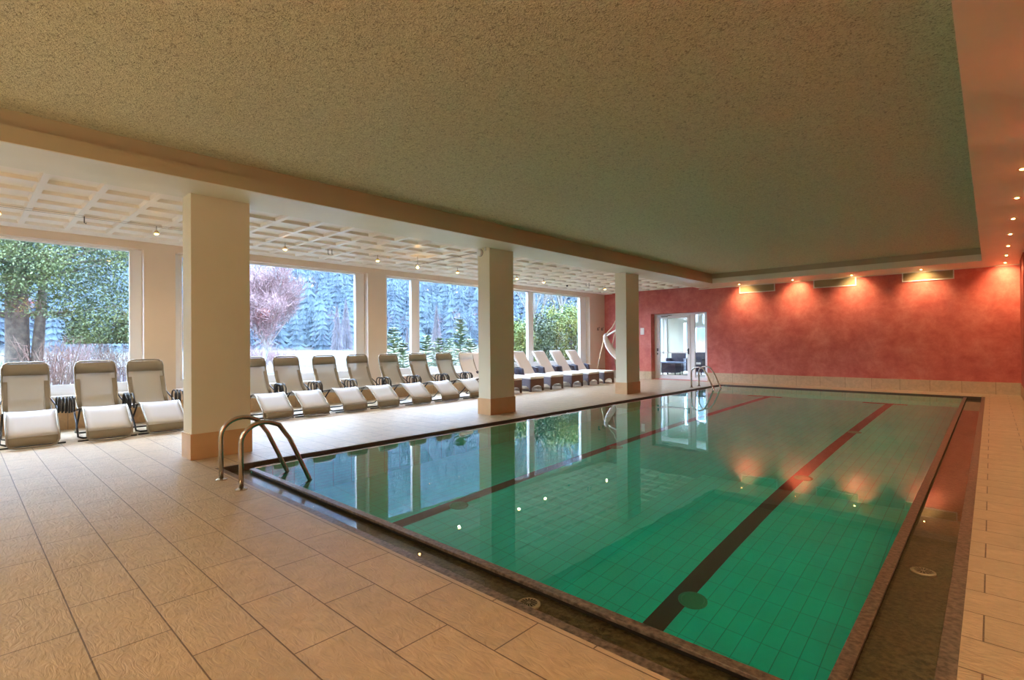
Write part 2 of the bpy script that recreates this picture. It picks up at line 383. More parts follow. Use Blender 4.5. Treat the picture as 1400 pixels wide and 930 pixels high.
# ------------------------------------------------------------------ pool
pool=tag(empty('swimming_pool',((PX0+PX1)/2,(PY0+PY1)/2,0)),'long rectangular indoor pool with green tiles and dark granite overflow edge','swimming pool')
def pp(mbx,name,m,**k):
    o=mbx.build(name,m,pool,**k); o.matrix_parent_inverse=Matrix.Translation(-pool.location); return o
BX0,BX1,BY0,BY1=-5.862,-.485,2.211,15.83
# basin shell
sh=MB(); sh.box(BX0-.01,BX1+.01,BY0-.01,BY1,BOT-.1,BOT)
pp(sh,'basin_floor',M['pool'])
pp(MB().box(BX0-.03,BX0,BY0-.01,BY1,BOT-.1,-.045).box(BX1,BX1+.03,BY0-.01,BY1,BOT-.1,-.045),'basin_side_wall',M['pooly'])
pp(MB().box(BX0-.03,BX1+.03,BY0-.03,BY0,BOT-.1,-.045),'basin_end_wall',M['poolx'])
pp(MB().box(PX0,BX1+.03,BY1,BY1+.03,BOT-.1,-.12),'basin_end_wall',M['poolx'])
# outer granite rim on near and right side
pp(MB().box(PX0,PX1,PY0,PY0+.064,-.2,-.004).box(PX1-.064,PX1,PY0,PY1,-.2,-.004),'granite_rim',M['granite2'],bevel=.002)
# weir (inner lip)
pp(MB().box(BX0-.0,-.425,2.152,BY0,-.046,-.0275).box(-.485,-.425,2.152,BY1,-.046,-.0275),'overflow_lip',M['granite2'],bevel=.003)
pp(MB().box(BX0,-.46,2.178,BY0,-.2,-.046).box(-.485,-.447,2.178,BY1,-.2,-.046),'lip_riser',M['dark'])  # shade beneath the overhanging lip is painted on as near-black
pp(MB().box(PX0,PX1,PY0,BY0,-.16,-.078).box(BX1,PX1,PY0,BY1,-.16,-.078),'channel_floor',M['granite_floor'])
# left and far side: dark granite face under the deck edge, narrow channel lip
pp(MB().box(PX0-.004,PX0+.012,PY0,PY1,-.3,-.003).box(PX0,PX1,PY1-.012,PY1+.004,-.3,-.003),'granite_face',M['granite'])
pp(MB().box(PX0,BX0-.03,BY0,PY1,-.16,-.12),'side_channel_floor',M['granite_floor'])
pp(MB().box(BX0-.012,BX0,BY0,BY1-.25,-.046,-.026),'side_lip',M['white'])
# lanes with T ends
for cx,cy in ((-1.75,14.76),(-4.38,14.72)):
    t=MB().box(cx-.075,cx+.075,BY0,cy,BOT-.01,BOT+.004).box(cx-.53,cx+.33,cy-.02,cy+.16,BOT-.01,BOT+.004)
    pp(t,'lane_line',M['lane'])
for (x,y) in ((-1.66,3.76),(-1.70,7.05),(-1.72,10.4),(-4.30,3.76),(-4.3,7.0)):
    pp(MB().lathe((x,y,BOT),[(.105,0),(.105,.012),(.085,.02),(.078,.008),(.02,.008),(.01,.012)],24),'inlet_cover',M['inlet'],smooth=False)
# channel drains
for (x,y) in ((-1.80,2.055),(-.31,3.90)):
    g_=MB(); n=14
    g_.lathe((x,y,-.078),[(.062,0),(.062,.008),(.052,.012),(.05,.006)],24)
    go=pp(g_,'drain_cover',M['drain'])
    sl=MB()
    for k in range(n):
        a_=2*math.pi*k/n; c_,s_=math.cos(a_),math.sin(a_)
        def q(r,t): return (x+r*c_-t*s_,y+r*s_+t*c_,-.0655)
        sl.add([q(.012,-.002),q(.044,-.005),q(.044,.005),q(.012,.002)],[(0,1,2,3)])
    so=sl.build('drain_slot',M['dark'],go)
# water
pw=MB(); pw.add([(PX0+.012,BY0,W_Z),(BX1,BY0,W_Z),(BX1,BY1,W_Z),(PX0+.012,BY1,W_Z)],[(0,1,2,3)]); pw.raw=True
tag(pw.build('pool_water',M['water']),'still clear green water filling the swimming pool','water',kind='stuff')
cw=MB(); z=-.064
cw.add([(PX0+.012,PY0+.064,z),(PX1-.064,PY0+.064,z),(PX1-.064,2.178,z),(PX0+.012,2.178,z)],[(0,1,2,3)]); cw.add([(-.447,2.178,z),(PX1-.064,2.178,z),(PX1-.064,PY1-.012,z),(-.447,PY1-.012,z)],[(0,1,2,3)]); cw.raw=True
tag(cw.build('channel_water',M['channel_water']),'shallow overflow water lying in the dark granite channel','water',kind='stuff')

# ------------------------------------------------------------------ columns
cl=['nearest square cream column, beside the pool ladder at the near left corner','middle square cream column with a round junction box near its top','farthest square cream column, in front of the hanging chair']
for k in range(3):
    y=1.815+4.7816*k; cx=-6.656
    c=tag(empty('column',(cx-.17,y+.334,0)),cl[k],'column','square columns along the pool')
    MB().box(-.155,.155,-.319,.319,.0,3.055).build('shaft',M['cream'],c,bevel=.004)
    MB().box(-.17,.17,-.334,.334,0,.293).build('plinth',M['plinth'],c,bevel=.003)

# junction box + cable + lamp at column 2
j=tag(empty('junction_box',(-6.905,6.609,2.975)),'round white junction box fixed high on the middle column','junction box')
o=MB().lathe((0,0,0),[(.062,0),(.062,.03),(.055,.045),(.02,.05)],20).build('box_body',M['white'],j); o.rotation_euler=(R(90),0,0); o.location=(0,.0,0)
o=MB().lathe((0,0,-.012),[(.068,0),(.068,.014)],20).build('backplate',M['black'],j); o.rotation_euler=(R(90),0,0)
j2=tag(MB().lathe((0,0,0),[(.016,0),(.016,.05),(.01,.06)],12).build('cable_clamp',M['white'],loc=(-6.765,6.595,3.0)),'small white cable clamp at the top corner of middle column','clamp')
cb=MB().tube([(-6.93,6.58,2.985),(-7.6,6.50,2.955),(-8.2,6.46,2.93),(-8.62,6.466,2.93)],.006,6).build('power_cable',M['frame_tube'])
tag(cb,'thin grey cable running from junction box to the glass globe lamp','cable')

# ------------------------------------------------------------------ lights
def wall_spot(x):
    o=spot((x,16.30,3.025),WL,112,1,color=(1,.62,.29)); o.rotation_euler.x=R(42)
    return o
def spot(loc,power,size=110,blend=.8,color=(1,.62,.28),parent=None,rad=.03):
    l=bpy.data.lights.new('spot','SPOT'); l.energy=power; l.spot_size=R(size); l.spot_blend=blend; l.color=color; l.shadow_soft_size=rad
    o=bpy.data.objects.new('lamp_light',l); col.objects.link(o); o.location=loc
    if parent: o.parent=parent
    return o
LR,LF,LC,LN,WL=15,8,14,5,17
# soffit downlights
def down_proto(loc):
    t=empty('recessed_spotlight',loc)
    MB().lathe((0,0,-.006),[(.045,0),(.045,.006),(.03,.006),(.03,.0)],20).build('rim',M['brass'],t)
    MB().lathe((0,0,-.012),[(.008,0),(.019,.004),(.020,.012)],16).build('bulb',M['bulb2'],t)
    return t
first=None; i=0
right_ys=[-1.4,.1,1.55,3.0,4.5,5.95,7.41,8.87,10.36,11.85,13.31,14.78,16.17]
names=['nearest','second','third','fourth','fifth','sixth','seventh']
for k,y in enumerate(right_ys):
    loc=(.25,y,3.04)
    if k<6:
        spot((loc[0],loc[1],3.0),LR,140,.9,color=(1,.66,.32))   # unseen lights added to extend the row and brighten the hall, no fittings
        continue
    t=down_proto(loc) if first is None else copy_tree(first)
    first=first or t; t.location=loc
    tag(t,'%s glowing recessed spotlight in the row over the right side walkway'%names[k-6],'ceiling light','recessed spotlights over the right walkway')
    spot((loc[0],loc[1],3.0),LR,140,.9,color=(1,.64,.30))
    if k==12: wall_spot(.25)
fl=['leftmost recessed spotlight above the left vent on the red wall','recessed spotlight between the left and middle vents','recessed spotlight above right end of the middle vent','recessed spotlight above the right vent on the red wall']
for k,x in enumerate((-5.59,-4.12,-2.70,-1.25)):
    t=copy_tree(first); t.location=(x,16.2,3.04)
    tag(t,fl[k],'ceiling light','recessed spotlights along the red wall')
    spot((x,16.22,3.0),LF,140,.9,color=(1,.74,.46)); wall_spot(x)

for x in (-5.59,-4.12,-2.70,-1.25): spot((x,-1.2,3.0),LN,165,1,color=(1,.86,.66))   # unseen row added behind the camera to brighten the stucco ceiling
for x in (-5.2,-3.2,-1.2):      # unseen point lights added behind the camera to lift the stucco ceiling
    l=bpy.data.lights.new('ceiling_fill','POINT'); l.energy=15; l.color=(1,.80,.55); l.shadow_soft_size=.12
    o=bpy.data.objects.new('ceiling_fill_light',l); col.objects.link(o); o.location=(x,-2.7,2.1)
# cable-hung spots below the coffers
def cable_spot(loc):
    t=empty('cable_spotlight',loc)
    MB().tube([(0,0,0),(0,0,-.06)],.006,6).build('stem',M['frame_tube'],t)
    MB().lathe((0,0,-.115),[(.035,0),(.03,.03),(.012,.055)],14).build('lamp_shade',M['brass'],t)
    MB().lathe((0,0,-.13),[(.012,0),(.026,.008),(.026,.02),(.014,.026)],12).build('bulb',M['bulb'],t)
    return t
cy=[(-9.14,.37,'farthest left'),(-9.16,2.06,'just left of the nearest column'),(-9.1,3.96,'first right of the nearest column'),(-9.05,5.80,'second right of the nearest column'),(-9.25,8.1,'faint one just left of the middle column'),(-9.06,9.98,'first right of the middle column'),(-9.1,11.13,'second right of the middle column'),(-8.92,13.95,'just left of the farthest column')]
f0=None
for x,y,nm in cy:
    t=cable_spot((x,y,3.1)) if f0 is None else copy_tree(f0)
    f0=f0 or t; t.location=(x,y,3.1)
    tag(t,'small glowing ceiling spot under the coffers, '+nm,'ceiling light','cable spotlights under the coffered ceiling')
    spot((x,y,2.955),LC,160,1,color=(1,.78,.52))
g=tag(empty('globe_lamp',(-8.62,6.466,3.1)),'clear glass globe lamp hanging at the end of grey cable','lamp')
MB().tube([(0,0,0),(0,0,-.15)],.005,6).build('stem',M['frame_tube'],g)
MB().lathe((0,0,-.27),[(.01,0),(.045,.02),(.062,.06),(.045,.1),(.015,.12)],16).build('globe',M['glass'],g,smooth=True)
MB().lathe((0,0,-.25),[(.008,0),(.022,.012),(.022,.03),(.01,.045)],12).build('bulb',M['bulb'],g,smooth=True)
tag(MB().tube([(-9.07,-.5,3.085),(-9.0,15.5,3.085)],.002,5).tube([(-9.2,-.5,3.085),(-9.12,15.5,3.085)],.002,5).build('light_cable',M['frame_tube']),'pair of thin low voltage wires running below the coffered ceiling','cable')
# little ceiling hooks
h=[((-9.17,1.22),'single dark ceiling hook over the first loungers'),((-9.15,4.79),'left rod of the ceiling pair over middle loungers'),((-9.1,4.84),'right rod of the ceiling pair over middle loungers'),((-8.93,12.93),'left rod of the ceiling pair over wicker loungers'),((-8.87,13.0),'right rod of the ceiling pair over wicker loungers')]
hk=None
for (x,y),lb in h:
    if hk is None: hk=MB().tube([(0,0,0),(0,0,-.09),(.0,.018,-.1),(0,.018,-.085)],.006,6).build('ceiling_hook',M['dark_tube']); o=hk
    else: o=hk.copy(); col.objects.link(o)
    o.location=(x,y,3.1); tag(o,lb,'hook','ceiling hooks')
tag(MB().lathe((0,0,-.05),[(.012,0),(.03,.015),(.03,.05)],14).build('ceiling_sensor',M['black'],loc=(-9.68,12.99,3.1)),'small black sensor on ceiling above the wicker loungers','sensor')

# ------------------------------------------------------------------ vents
vl=['left','middle','right']
v0=None
for k,(x0,x1) in enumerate(((-5.76,-4.72),(-3.695,-2.69),(-1.682,-.645))):
    if v0 is None:
        v=empty('air_vent',(0,0,0)); w_=1.03/2
        MB().box(-w_,w_,-.035,0,-.0,.024).box(-w_,w_,-.035,0,.221,.245).box(-w_,-w_+.024,-.035,0,.024,.221).box(w_-.024,w_,-.035,0,.024,.221).build('vent_frame',M['white'],v)
        s=MB(); s.box(-w_+.018,w_-.018,-.004,0,.02,.225)
        for q in range(9): s.add([(-w_+.018,-.022,.026+q*.022),(w_-.018,-.022,.026+q*.022),(w_-.018,-.006,.042+q*.022),(-w_+.018,-.006,.042+q*.022)],[(0,1,2,3)])
        s.build('slats',M['vent_in'],v); v0=v
    else: v=copy_tree(v0)
    v.location=((x0+x1)/2,Y1,2.80)
    tag(v,'%s of the three long air vents high on the red wall'%vl[k],'air vent','air vents on the red wall')

# coat hooks, wall sign
c0=None
for k,(y,lb) in enumerate(((16.215,'left coat hook on the pale pier by the hanging chair'),(16.61,'right coat hook on the pale pier by the hanging chair'))):
    if c0 is None:
        c0=MB().box(0,.012,-.018,.018,-.05,.05).tube([(.01,0,.03),(.07,0,.04),(.075,0,.07)],.01,6).tube([(.01,0,-.02),(.05,0,-.035),(.06,0,-.01)],.009,6).build('coat_hook',M['dark_tube']); o=c0
    else: o=c0.copy(); col.objects.link(o)
    o.location=(XL,y-(.12 if k else 0),1.80); tag(o,lb,'hook','coat hooks')
s=tag(empty('wall_sign',(-9.13,Y1,1.69)),'small white framed notice on the red wall left of the glass door','sign')
MB().box(-.07,.07,-.02,0,-.12,.12).build('sign_frame',M['white'],s,bevel=.004); MB().box(-.055,.055,-.022,-.019,-.105,.105).build('sheet',M['cushion'],s)

# ------------------------------------------------------------------ pool ladders
def ladder(name,loc,rz,label):
    t=tag(empty(name,loc,rz),label,'pool ladder','steel pool ladders')
    # local: rails at y=+-w/2, walk direction +x (into the water)
    for s_ in (-1,1):
        y=s_*.257
        path=[(0,y,0),(0,y,.30),(0,y,.42)]+[(.20-.20*math.cos(R(q)),y,.42+.165*math.sin(R(q))) for q in range(15,106,15)]
        path+=[(.34,y,.545),(.44,y,.40),(.56,y,.14),(.628,y,-.01),(.645,y,-.06),(.63,y,-.11),(.56,y,-.20),(.54,y,-.30),(.54,y,-.95)]
        MB().tube(path,.0215,12).build('handrail',M['steel'],t,smooth=True)
        MB().lathe((0,y,0),[(.052,0),(.052,.008),(.03,.018)],20).build('flange',M['steel'],t)
    for q in range(3):
        MB().box(.51,.59,-.25,.25,-.40-q*.25,-.37-q*.25).build('step',M['steel'],t,bevel=.006)
    return t
# near ladder rails point into the pool (+y)
ladder('pool_ladder',(-5.225,1.755,0),R(90),'near steel pool ladder with two arched handrails at the near left corner')
ladder('pool_ladder',(-6.285,14.555,0),0,'far steel pool ladder with two arched handrails by the glass door')

# ------------------------------------------------------------------ mesh relax loungers   local +x = towards the pool, origin at foot on the floor
PROF=[(-1.285,1.05),(-1.275,.98),(-1.255,.89),(-1.225,.80),(-1.18,.70),(-1.12,.59),(-1.05,.49),(-.96,.40),(-.86,.355),(-.72,.36),(-.57,.405),(-.45,.445),(-.37,.43),(-.28,.365),(-.15,.27),(-.045,.195),(-.012,.15),(-.008,.09),(-.004,.045)]
def strip(y0,y1,i0,i1,off=0,th=.012,sag=0,wf=lambda i:1):
    m_=MB(); P=PROF[i0:i1]; n=len(P); ny=6; v=[]; 
    for k,(x,z) in enumerate(P):
        a=P[max(k-1,0)]; b_=P[min(k+1,n-1)]; tx,tz=b_[0]-a[0],b_[1]-a[1]; l=math.hypot(tx,tz); nx_,nz=-tz/l,tx/l
        if nz<0 and k>0: pass
        for top in (1,0):
            for q in range(ny+1):
                y=(y0+(y1-y0)*q/ny)*wf(k+i0); s_=-sag*math.sin(math.pi*q/ny)+off+(th/2 if top else -th/2)
                v.append((x+nx_*s_*1,y,z+nz*s_*1))
    W=2*(ny+1); f=[]
    for k in range(n-1):
        for q in range(ny):
            a=k*W+q; f.append((a,a+1,a+1+W,a+W)); a+=ny+1; f.append((a,a+W,a+1+W,a+1))
        f.append((k*W,k*W+W,k*W+W+ny+1,k*W+ny+1)); f.append((k*W+ny,k*W+2*ny+1,k*W+W+2*ny+1,k*W+W+ny))
    for k in (0,n-1):
        for q in range(ny): f.append((k*W+q,k*W+q+1,k*W+q+ny+2,k*W+q+ny+1))
    return m_.add(v,f)
def make_lounger(white=False):
    t=empty('sun_lounger')
    hw=.25
    sl=M['sling_white'] if white else M['sling']
    top=[(-1.288,-hw+.06,1.07),(-1.29,-hw+.12,1.075),(-1.29,hw-.12,1.075),(-1.288,hw-.06,1.07)]
    left=[(x,-hw,z) for x,z in PROF[1:-1]]; right=[(x,hw,z) for x,z in PROF[1:-1]][::-1]
    bot=[(-.012,hw-.03,.03),(0,hw-.09,.018),(0,-hw+.09,.018),(-.012,-hw+.03,.03)]
    loop=[(-1.285,-hw+.02,1.045)]+top+[(-1.285,hw-.02,1.045)]+right[::-1]+bot+left[::-1]
    MB().tube(loop,.0125,8,closed=True).build('frame',M['frame_tube'],t,smooth=True)
    strip(-hw+.01,hw-.01,0,12,sag=.02,th=.004).build('sling_back',sl,t,smooth=True)
    strip(-hw+.01,hw-.01,11,17,sag=.012,th=.006).build('leg_rest',M['sling_white'] if white else M['sling_foot'],t,smooth=True)
    strip(-hw+.01,hw-.01,16,19,th=.006,sag=.0).build('foot_flap',M['sling_white'] if white else M['sling_opaque'],t,smooth=True)  # same mesh as the leg rest, darkened to paint its shaded face
    strip(-hw+.012,hw-.012,0,3,off=.008,th=.01).build('headrest',M['sling_white'] if white else M['sling_opaque'],t,smooth=True)
    for s_ in (-1,1):
        y0,y1=sorted((s_*hw*.97,s_*(hw-.055)))
        if not white: strip(y0,y1,3,8,off=.008,th=.006).build('side_band',M['sling_opaque'],t,smooth=True)
        # folded armrest: three dark hoops with pads
        a=MB(); yy=s_*(hw+.06)
        for q in range(3):
            xo=-.98+.06*q; yo=yy+s_*.055*q*.6
            a.tube([(xo,yo,.36),(xo-.01,yo,.50),(xo+.02,yo,.555),(xo+.10,yo,.575),(xo+.20,yo,.56),(xo+.25,yo,.50),(xo+.26,yo,.36)],.012,6)
        a.tube([(-1.10,s_*hw,.56),(-.98,yy,.44),(-.80,yy,.37),(-.5,s_*hw,.42)],.011,6)
        a.build('armrest',M['dark_tube'],t,smooth=True)
    # crossing leg hoops
    w=hw+.045
    MB().tube([(-.92,-w,.40),(-.52,-w,.10),(-.46,-w,.03),(-.43,-w+.05,.013),(-.43,w-.05,.013),(-.46,w,.03),(-.52,w,.10),(-.92,w,.40)],.0125,8).build('leg_frame',M['dark_tube'],t,smooth=True)
    w=hw+.02
    MB().tube([(-.50,-w,.42),(-.86,-w,.12),(-.98,-w,.03),(-1.01,-w+.05,.013),(-1.01,w-.05,.013),(-.98,w,.03),(-.86,w,.12),(-.50,w,.42)],.0125,8).build('leg_frame',M['dark_tube'],t,smooth=True)
    # floor rail along the foot end
    MB().tube([(-.16,-.33,.012),(-.16,.33,.012)],.011,6).build('floor_rail',M['dark_tube'],t)
    return t
lp=[(.69,-9.03,'mesh relax lounger farthest left, cut by the left edge of view'),(1.47,-8.98,'mesh relax lounger in front of tree window, second from left edge'),(2.16,-9.02,'mesh relax lounger immediately left of the nearest column'),
(3.80,-9.02,'mesh relax lounger half hidden behind right side of nearest column'),(4.47,-8.98,'first wholly visible mesh relax lounger right of the nearest column'),(5.25,-8.98,'second wholly visible mesh relax lounger right of the nearest column'),
(6.00,-8.98,'mesh relax lounger in front of the pale pier between two windows'),(6.80,-8.93,'mesh relax lounger right of the pier, before the narrow pane'),(7.60,-8.93,'mesh relax lounger before the white window mullion, left of middle column'),(8.44,-8.93,'last grey mesh relax lounger before the white one at middle column')]
L0=None
for y,x,lb in lp:
    t=make_lounger() if L0 is None else copy_tree(L0)
    L0=L0 or t; t.location=(x,y,0); t.rotation_euler.z=R(random.uniform(-1.5,1.5))
    tag(t,lb,'sun lounger','mesh relax loungers along the windows')
t=make_lounger(True); t.location=(-8.95,9.22,0); tag(t,'white covered relax lounger peeking out left of the middle column','sun lounger')

# ------------------------------------------------------------------ wicker chaises   origin at front centre on the floor, +x towards the pool
def make_chaise():
    t=empty('wicker_chaise'); hw=.28
    # front apron with arch
    arch=[(-hw,0),(-hw,.34),(hw,.34),(hw,0),(hw-.045,0)]+[((hw-.045)*math.cos(R(q)),.07+.09*math.sin(R(q))) for q in range(0,181,15)]+[(-hw+.045,0)]
    MB().prism_x(arch,-.04,0).build('front_apron',M['wicker'],t)
    for s_ in (-1,1):
        side=[(-1.25,0),(-1.25,.34),(0,.34),(0,0),(-.045,0),(-.06,.10),(-.15,.15),(-1.08,.15),(-1.19,.10),(-1.2,0)]
        MB().prism(side,s_*hw-.02*s_,s_*hw).build('side_panel',M['wicker_arm'],t)
        armp=[(-1.32,.34),(-1.36,.58),(-1.20,.60),(-1.02,.56),(-.98,.34)]
        y0=s_*(hw-.0); y1=s_*(hw+.10)
        MB().prism(armp,min(y0,y1),max(y0,y1)).build('armrest',M['wicker_dark'],t,bevel=.01)
    MB().box(-1.25,-.01,-hw+.01,hw-.01,.26,.335).build('seat_base',M['wicker'],t)
    MB().box(-1.08,.01,-hw+.0,hw-.0,.337,.40).build('seat_cushion',M['cushion'],t,bevel=.02)
    bk=[(-1.03,.40),(-1.47,1.04),(-1.52,1.02),(-1.10,.38)]
    MB().prism(bk,-hw+.03,hw-.03).build('back_cushion',M['backcloth'],t,bevel=.015)
    fr=MB()
    for s_ in (-1,1): fr.tube([(-1.08,s_*(hw-.02),.38),(-1.53,s_*(hw-.02),1.04)],.016,8)
    fr.tube([(-1.53,-hw+.02,1.04),(-1.53,hw-.02,1.04)],.016,8)
    fr.build('back_frame',M['white'],t,smooth=True)
    return t
C0=None
cl=['wicker chaise mostly hidden behind the middle column','first wicker chaise right of the middle column','second wicker chaise right of the middle column','third wicker chaise right of the middle column','fourth wicker chaise right of the middle column','last wicker chaise, half behind the farthest column']
for y,lb in zip((9.80,10.70,11.58,12.55,13.42,14.28),cl):
    t=make_chaise() if C0 is None else copy_tree(C0)
    C0=C0 or t; t.location=(-9.0,y,0); tag(t,lb+', with white seat cushion','sun lounger','wicker chaises by the far window')

# ------------------------------------------------------------------ hanging chair
t=tag(empty('hanging_chair',(-10.0,15.75,0)),'white hanging hammock chair on a tripod stand in the far corner','hanging chair')
MB().tube([(-.48,-.05,0),(-.08,-.05,1.52)],.022,8).build('stand_pole',M['wood'],t,smooth=True)
MB().tube([(-.08,-.05,1.52),(.2,.05,1.85),(.45,.1,2.3)],.022,8).build('stand_pole',M['wood'],t,smooth=True)
MB().tube([(.95,.3,0),(.45,.1,2.3)],.022,8).build('stand_pole',M['wood'],t,smooth=True)
MB().tube([(-.05,.8,0),(-.1,.5,1.2),(.45,.1,2.3)],.022,8).build('stand_pole',M['wood'],t,smooth=True)
MB().tube([(-.08,-.1,1.47),(.15,.0,1.62),(.45,.1,1.80)],.03,8).build('spreader_bar',M['cord'],t,smooth=True)
sb=MB(); nu,nv=12,10; v=[]
for i_ in range(nu+1):
    u=i_/nu
    zl=1.47-1.08*u; xl=[-.08,-.055,-.02,.02,.065,.12,.18,.25,.33,.43,.54,.66,.78][i_]
    for j_ in range(nv+1):
        w_=j_/nv; sg=math.sin(math.pi*w_)
        xr=xl+.10+.30*u*u
        v.append((xl+(xr-xl)*w_, -.1+.30*u-.30*sg*(.3+.7*math.sin(math.pi*min(1,u*1.1))), zl+.16*w_*(1-u)-.10*sg*u))
f=[]
for i_ in range(nu):
    for j_ in range(nv):
        a=i_*(nv+1)+j_; f.append((a,a+1,a+nv+2,a+nv+1))
o=sb.add(v,f).build('hammock_seat',M['cord'],t,smooth=True); sm=o.modifiers.new('s','SOLIDIFY'); sm.thickness=.02

# ------------------------------------------------------------------ lounge furniture behind the glass door
def rattan_chair(loc,rz,lb):
    t=tag(empty('rattan_armchair',loc,rz),lb,'armchair','rattan armchairs in the room behind')
    MB().box(-.3,.3,-.3,.3,.12,.40).build('seat',M['wicker_dark'],t,bevel=.02)
    MB().box(-.3,.3,.24,.33,.35,.88).build('backrest',M['wicker_dark'],t,bevel=.02)
    for s_ in (-1,1):
        MB().box(s_*.3,s_*.36,-.3,.32,.12,.64).build('armrest',M['wicker_dark'],t,bevel=.015)
        for yy in (-.27,.27): MB().tube([(s_*.3,yy,0),(s_*.3,yy,.13)],.02,8).build('leg',M['black'],t)
    MB().box(-.27,.27,-.29,.23,.40,.47).build('cushion',M['cushion'] if 'side' in lb else M['wicker_arm'],t,bevel=.02)
rattan_chair((-9.45,20.1,0),R(8),'dark rattan armchair behind the blue table beyond the glass door')
rattan_chair((-8.55,20.1,0),R(-10),'dark rattan armchair with pale cushion seen through the sidelight')
t=tag(empty('coffee_table',(-9.25,19.2,0)),'low blue topped table seen through the glass door','table')
MB().box(-.55,.45,-.4,.4,.48,.52).build('table_top',M['table'],t,bevel=.005)
MB().box(-.3,.28,-.25,.25,.10,.48).build('table_base',M['wicker_dark'],t)
for a_,b_ in ((-1,-1),(-1,1),(1,-1),(1,1)): MB().tube([(a_*.26,b_*.22,0),(a_*.26,b_*.22,.12)],.02,6).build('leg',M['black'],t)

# ------------------------------------------------------------------ outdoors
def terrain(x,y):
    d=math.hypot(x+11,(y-5)*.8)
    z=-.35+.9*min(max((d-6)/70,0),1)+ .12*math.sin(x*.35+y*.2)*min(d/20,1)
    if d>78: z+=(d-78)*.60+ 3*noise.noise(Vector((x*.02,y*.02,0)))*min((d-78)/20,1)
    return z
mb=MB(); nx,ny=70,70; gx=[-11.02-.6*i-(i/69)**2.2*240 for i in range(nx)]; gy=[-90+ 420*j/(ny-1) for j in range(ny)]
mb.v=[(x,y,terrain(x,y)) for x in gx for y in gy]
mb.f=[(i*ny+j,i*ny+j+1,(i+1)*ny+j+1,(i+1)*ny+j) for i in range(nx-1) for j in range(ny-1)]; mb.raw=True
m=mat('meadow',(.3,.27,.2),.9); M['meadow']=m
g=N(m,'ShaderNodeNewGeometry'); sp=N(m,'ShaderNodeSeparateXYZ'); L(m,g.outputs['Position'],sp.inputs[0])
n=N(m,'ShaderNodeTexNoise'); n.inputs['Scale'].default_value=.22; n.inputs['Detail'].default_value=7; L(m,g.outputs['Position'],n.inputs['Vector'])
c1=ramp(m,n.outputs['Fac'],[(.35,(.014,.015,.007)),(.47,(.034,.029,.020)),(.62,(.062,.056,.052))])
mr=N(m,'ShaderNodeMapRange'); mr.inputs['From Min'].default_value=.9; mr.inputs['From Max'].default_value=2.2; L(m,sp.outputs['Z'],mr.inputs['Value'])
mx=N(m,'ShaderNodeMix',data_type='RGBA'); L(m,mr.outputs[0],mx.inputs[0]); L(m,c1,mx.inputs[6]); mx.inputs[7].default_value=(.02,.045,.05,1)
L(m,mx.outputs[2],bsdf(m).inputs['Base Color'])
o=mb.build('ground',m,smooth=True); o['kind']='structure'

M['conifer']=noisy('conifer_needles',(.003,.013,.022),(.042,.070,.078),.42,.8,detail=8)
M['larch']=noisy('pale_larch',(.045,.038,.042),(.085,.072,.075),1.5,.8)
M['bark']=noisy('bark',(.030,.022,.014),(.075,.058,.038),9,.85,.6,30,.02)
M['birch']=noisy('birch_bark',(.20,.185,.17),(.28,.26,.24),6,.7)
M['twig_pink']=noisy('pink_twigs',(.12,.06,.06),(.24,.15,.15),1.4,.8)
M['twig_red']=noisy('red_twigs',(.10,.04,.028),(.16,.10,.07),2,.8)
M['twig_grey']=noisy('grey_twigs',(.07,.062,.05),(.13,.12,.10),2,.8)
M['leaf']=noisy('tree_leaves',(.010,.024,.006),(.09,.11,.03),1.6,.65,detail=6)
M['leaf_gold']=noisy('gold_green_leaves',(.05,.10,.015),(.18,.18,.03),1.4,.65,detail=5)
M['spruce_young']=noisy('young_spruce_needles',(.07,.13,.05),(.30,.33,.20),2.5,.7,detail=5)

def conifer_mesh(h,r,seed,nt_=11,npt=14,droop=.5):
    rn=random.Random(seed); mb=MB()
    for t in range(nt_):
        u=t/nt_; z=h*(.06+.92*u); rr=r*(1-u)**.85+.03*r; zz=z+h*.19*(1-.5*u)
        base=len(mb.v); mb.v.append((0,0,min(zz,h)))
        for k in range(npt*2):
            a=2*math.pi*(k+rn.random()*.5)/(npt*2); q=(rr*(.88+.3*rn.random())) if k%2==0 else rr*.52*(.8+.4*rn.random())
            mb.v.append((q*math.cos(a),q*math.sin(a),z-(q-rr*.5)*droop+rn.uniform(-.04,.04)*h*.3))
        for k in range(npt*2): mb.f.append((base,base+1+k,base+1+(k+1)%(npt*2)))
    mb.raw=True
    return mb
protos=[]
for sd in range(4):
    protos.append(conifer_mesh(11+sd*1.3,2.9+.3*sd,sd,8,8,.35))
def forest_pos():
    out=[]; rn=random.Random(5)
    # fan of directions seen through the windows
    for ring in range(34):
        dist=84+ring*3.3
        for az in [a_/10 for a_ in range(330,960,int(max(6,12-ring*.2)))]:
            az_=R(az+rn.uniform(-.6,.6)); dd=dist*(1+rn.uniform(-.03,.03))
            x=-dd*math.sin(az_); y=dd*math.cos(az_)
            out.append((ring,x,y))
    return out
fp=forest_pos()
base=[None]*4; cnt=0; rest=MB(); rest.raw=True
rn=random.Random(9)
